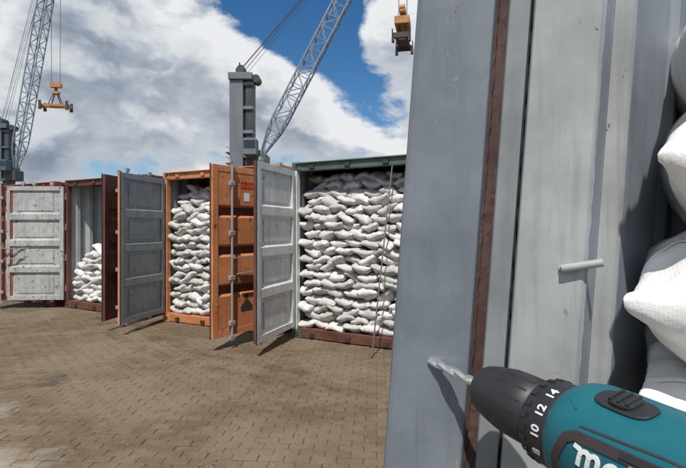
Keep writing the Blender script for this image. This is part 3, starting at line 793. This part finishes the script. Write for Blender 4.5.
# ------------------------------------------------------------------ drill
F = Vector((-.40, .915, .03)).normalized()
C = Vector((.124, .356, CAM_H - 172 / 480 * .356)) - F * .009
Up = (Vector((0, 0, 1)) - F * F.z).normalized(); Sd = Up.cross(F).normalized()      # Sd: to the left of the drill
if Sd.x > 0: Sd = -Sd
ROLL = R(13); Up, Sd = (Up * math.cos(ROLL) + Sd * math.sin(ROLL)), (Sd * math.cos(ROLL) - Up * math.sin(ROLL))
drill = empty('cordless_drill', C, 0, 'teal and black cordless drill boring into the near corner post', 'drill')
def fr(t=0):
    m = Matrix((Sd, Up, F)).transposed().to_4x4(); m.translation = F * t
    return m
if fr().determinant() < 0: pass
FR = fr()
def DP(t, phi, r_s, r_u): return F * t + Sd * (r_s * math.cos(phi)) + Up * (r_u * math.sin(phi))
def dl(name, prof, mat, parent=None, n=48): 
    m = MB(); m.lathe(prof, mat, n, FR); return m.build(name, parent or drill)
ch = dl('chuck', [(-.024, .0210), (-.0235, .0230), (-.006, .0233), (.008, .0230), (.009, .0225), (.010, .0227), (.022, .0208), (.029, .0192), (.0325, .0182), (.0345, .0168), (.0348, .009), (.030, .006)], 'drill_black')
# grip ribs on the chuck
for k in range(16):
    a_ = 2 * math.pi * k / 16; m = MB(); m.bar(DP(-.020, a_, .0231, .0231), DP(.006, a_, .0232, .0232), .0014, 'drill_black', .0004, DP(0, a_, 1, 1)); m.build('grip_rib', ch)
dl('chuck_nose', [(.0340, .0170), (.0356, .0160), (.0362, .0085), (.0345, .0070)], 'drill_rubber', ch)
ring = dl('torque_ring', [(-.027, .0228), (-.027, .0262), (-.029, .0272), (-.045, .0280), (-.048, .0284), (-.050, .0270)], 'drill_black')
dl('ring_groove', [(-.0235, .0205), (-.028, .0205)], 'drill_rubber', ring)
for k in range(22):
    a_ = 2 * math.pi * k / 22; m = MB(); m.bar(DP(-.0285, a_, .0270, .0270), DP(-.033, a_, .0276, .0276), .0035, 'drill_black', .0016, DP(0, a_, 1, 1)); m.build('ring_rib', ring)

# body: lofted, a little taller than wide, with a round shoulder
def body_r(t):
    ks = [(-.0485, .0285), (-.0505, .0302), (-.055, .0322), (-.064, .0340), (-.078, .0343), (-.10, .0340), (-.125, .0343), (-.15, .0346), (-.18, .0340), (-.197, .0318), (-.205, .026), (-.207, .004)]
    for (a, ra), (b, rb) in zip(ks, ks[1:]):
        if b <= t <= a:
            k = (a - t) / (a - b); return ra + (rb - ra) * k
    return ks[0][1] if t > ks[0][0] else ks[-1][1]
def body_pt(t, phi, off=0.):
    r = body_r(t); c, s = math.cos(phi), math.sin(phi); e = 2.5 if t < -.055 else 2.5 - (.5 * (t + .055) / .0065)
    k = (abs(c) ** e + abs(s) ** e) ** (-1 / e) if e > 2 else 1
    k = 1 + (k - 1) * .55
    rs_, ru = (r + off) * k, (r * 1.02 + off) * k
    return F * t + Sd * (rs_ * c) + Up * (ru * s)
ts = [-.0485, -.0495, -.0505, -.0525, -.055, -.059, -.064, -.070, -.078] + [-.085 - i * .0083 for i in range(12)] + [-.19, -.197, -.202, -.205, -.207]
nphi = 64; m = MB(); vs = []
for t in ts: vs += [body_pt(t, 2 * math.pi * j / nphi) for j in range(nphi)]
m.add(vs, [(i * nphi + j, i * nphi + (j + 1) % nphi, (i + 1) * nphi + (j + 1) % nphi, (i + 1) * nphi + j) for i in range(len(ts) - 1) for j in range(nphi)], 'teal', True)
m.add(vs, [tuple(range(nphi)), tuple((len(ts) - 1) * nphi + j for j in range(nphi))[::-1]], 'teal')
body = m.build('body', drill)

def strip(path, w, off, mat, name, parent, steps=6, side=0):
    """ribbon of width w (in metres over the surface) laid along (t, phi) points on the body"""
    pts = []
    for (a, b) in zip(path, path[1:]):
        for i in range(steps): k = i / steps; pts.append((a[0] + (b[0] - a[0]) * k, a[1] + (b[1] - a[1]) * k))
    pts.append(path[-1]); P3 = [body_pt(t, p, off) for t, p in pts]; vs = []
    rr = .034
    for i, (t, p) in enumerate(pts):
        a, b = pts[max(i - 1, 0)], pts[min(i + 1, len(pts) - 1)]
        dt, dp = b[0] - a[0], (b[1] - a[1]) * rr; L_ = math.hypot(dt, dp) or 1
        nt_, np_ = -dp / L_, dt / L_
        for s_ in (-1, 1):
            q = (t + nt_ * s_ * w / 2, p + np_ * s_ * w / 2 / rr)
            vs += [body_pt(q[0], q[1], off), body_pt(q[0], q[1], -.001)]
    fs = []
    for i in range(len(pts) - 1):
        o = i * 4; n_ = o + 4
        fs += [(o, o + 2, n_ + 2, n_), (o, n_, n_ + 1, o + 1), (o + 2, o + 3, n_ + 3, n_ + 2)]
    e = (len(pts) - 1) * 4; fs += [(0, 1, 3, 2), (e, e + 2, e + 3, e + 1)]
    mm = MB(); mm.add(vs, fs, mat, False); return mm.build(name, parent)
dg = R
# phi: 0 faces left (logo side), 90 deg is the top
strip([(-.068, dg(-45)), (-.064, dg(-18)), (-.0635, dg(10)), (-.070, dg(33)), (-.076, dg(38)), (-.12, dg(41)), (-.185, dg(43))], .0052, .0011, 'drill_rubber', 'trim_band', drill)
strip([(-.076, dg(47)), (-.12, dg(52)), (-.185, dg(54))], .0012, .0004, 'drill_rubber', 'seam_line', drill, 4)
strip([(-.102, dg(40)), (-.128, dg(41.5))], .0030, .0017, 'drill_black', 'trim_slot', drill, 4)
# selector slide on top
def pad(tc, pc, lt, lp, h, mat, name, parent, n=28, base=-.001, expo=3.2, ridge=0.):
    mm = MB(); vs = []
    rings = [(1.0, base), (1.0, h * .7), (.93, h * .95), (.80, h)]
    for sc_, o in rings:
        for j in range(n):
            a = 2 * math.pi * j / n; c, s = math.cos(a), math.sin(a); k = (abs(c) ** expo + abs(s) ** expo) ** (-1 / expo)
            vs.append(body_pt(tc + lt * sc_ * c * k, pc + lp * sc_ * s * k / .034, o))
    vs.append(body_pt(tc, pc, h))
    fs = [(i * n + j, i * n + (j + 1) % n, (i + 1) * n + (j + 1) % n, (i + 1) * n + j) for i in range(len(rings) - 1) for j in range(n)]
    mm.add(vs, fs, mat, False); mm.add(vs, [((len(rings) - 1) * n + j, (len(rings) - 1) * n + (j + 1) % n, len(vs) - 1) for j in range(n)], mat)
    return mm.build(name, parent)
slide = pad(-.088, dg(88), .0165, .0088, .0016, 'drill_black', 'selector_slide', drill)
pad(-.088, dg(88), .0075, .0068, .0042, 'drill_black', 'slide_button', slide)
for tt in (-.083, -.088, -.093): strip([(tt, dg(79)), (tt, dg(97))], .0016, .0052, 'drill_black', 'button_ridge', slide, 4)
# embossed guide lines on the shoulder
strip([(-.060, dg(70)), (-.069, dg(60))], .0009, .0005, 'teal', 'shoulder_crease', drill, 4)
# rear grille
for k in range(5):
    strip([(-.165 - k * .006, dg(-20)), (-.165 - k * .006, dg(22))], .0025, .0003, 'drill_black', 'vent_slot', drill, 4)

# grip and battery, below the frame
def loft(secs, mat, name, n=20):
    mm = MB(); vs = []
    for (t, z, lt, ls) in secs:
        for j in range(n):
            a = 2 * math.pi * j / n; c, s = math.cos(a), math.sin(a); k = (abs(c) ** 3 + abs(s) ** 3) ** (-1 / 3)
            vs.append(F * (t + lt * c * k) + Sd * (ls * s * k) - Up * z)
    mm.add(vs, [(i * n + j, i * n + (j + 1) % n, (i + 1) * n + (j + 1) % n, (i + 1) * n + j) for i in range(len(secs) - 1) for j in range(n)], mat, True)
    mm.add(vs, [tuple(range(n)), tuple((len(secs) - 1) * n + j for j in range(n))], mat)
    return mm.build(name, drill)
loft([(-.132, .024, .030, .022), (-.136, .04, .024, .019), (-.142, .07, .021, .0185), (-.148, .105, .021, .0185), (-.150, .130, .030, .026)], 'drill_rubber', 'grip')
loft([(-.110, .036, .006, .007), (-.113, .050, .0075, .008), (-.118, .066, .006, .007)], 'drill_black', 'trigger')
loft([(-.146, .130, .055, .034), (-.146, .150, .057, .036), (-.146, .180, .057, .036), (-.146, .186, .050, .032)], 'drill_black', 'battery')

# white lettering along the side
def glyphs():
    arc_ = lambda cx, cy, rx, ry, a0, a1, n=10: [(cx + rx * math.cos(R(a0 + (a1 - a0) * i / n)), cy + ry * math.sin(R(a0 + (a1 - a0) * i / n))) for i in range(n + 1)]
    m_ = [[(-.45, 1.12), (-.05, 1.02), (.10, .92), (.10, 0)], arc_(.42, .62, .32, .38, 175, 0) + [(.74, 0)], arc_(1.06, .62, .32, .38, 175, 0) + [(1.38, 0)]]
    a_ = [arc_(.42, .5, .42, .48, 60, 360 - 60, 14), [(.84, 1.0), (.84, .18), (.98, 0)]]
    k_ = [[(0, 1.55), (0, 0)], [(.72, 1.0), (.06, .46), (.78, 0)]]
    i_ = [[(0, 1.0), (0, 0)], [(0, 1.36), (0, 1.48)]]
    t_ = [[(.1, 1.4), (.1, .2), (.4, 0)], [(-.2, 1.0), (.45, 1.0)]]
    adv = [(m_, 0), (a_, 1.85), (k_, 3.25), (i_, 4.42), (t_, 4.95), (a_, 5.75)]
    return adv
GS = .0086; T0 = -.0785; PH0 = dg(14.5)
for gl, ox in glyphs():
    first = None
    for si, st in enumerate(gl):
        path = []
        for x, y in st: path.append((T0 - (ox + x + .18 * y) * GS, PH0 + (y * GS) / .034))
        strip(path, .0024, .0006 + .0001 * si, 'white_print', 'logo_letter', drill, 2)
# numbers round the torque ring, cut from text outlines
def text_mesh(s, size):
    cu = bpy.data.curves.new('txt', 'FONT'); cu.body = s; cu.size = size; cu.align_x = 'CENTER'; cu.align_y = 'CENTER'; cu.offset = size * .025; cu.extrude = .0001
    o = bpy.data.objects.new('txt', cu); COL.objects.link(o); bpy.context.view_layer.update()
    me = bpy.data.meshes.new_from_object(o.evaluated_get(bpy.context.evaluated_depsgraph_get()))
    bpy.data.objects.remove(o); me.materials.clear(); me.materials.append(M['white_print']); return me
def ring_num(s, phi):
    me = text_mesh(s, .0082); tc = -.0425; r = .0281
    for v in me.vertices:
        ph = phi + v.co.x / r                       # reads upwards round the ring, tops towards the chuck
        p = DP(tc + v.co.y, ph, r + .0002 + v.co.z, r + .0002 + v.co.z); v.co = p
    o = bpy.data.objects.new('ring_number', me); COL.objects.link(o); o.parent = drill
for s_, ph in (('8', -8), ('10', 19), ('12', 46), ('14', 73), ('6', -34), ('4', -60), ('2', -86)): ring_num(s_, dg(ph))

# twist bit: two helical flutes with a bright tip
tipz = .116
m = MB(); nb = 14; vs = []; st = 60
for i in range(st + 1):
    k = i / st; t = .032 + (tipz - .032) * k; tw = k * 5.2 * math.pi * .62
    for j in range(nb):
        a_ = 2 * math.pi * j / nb; rad = .0043
        fl_ = .42 + .58 * abs(math.cos(a_ - tw)) ** .6 if k > .25 else .9
        if k > .95: fl_ *= max(.05, (1 - k) / .05)
        vs.append(F * t + Sd * (rad * fl_ * math.cos(a_)) + Up * (rad * fl_ * math.sin(a_)))
m.add(vs, [(i * nb + j, i * nb + (j + 1) % nb, (i + 1) * nb + (j + 1) % nb, (i + 1) * nb + j) for i in range(st) for j in range(nb)], 'chrome', True)
m.build('drill_bit', drill)
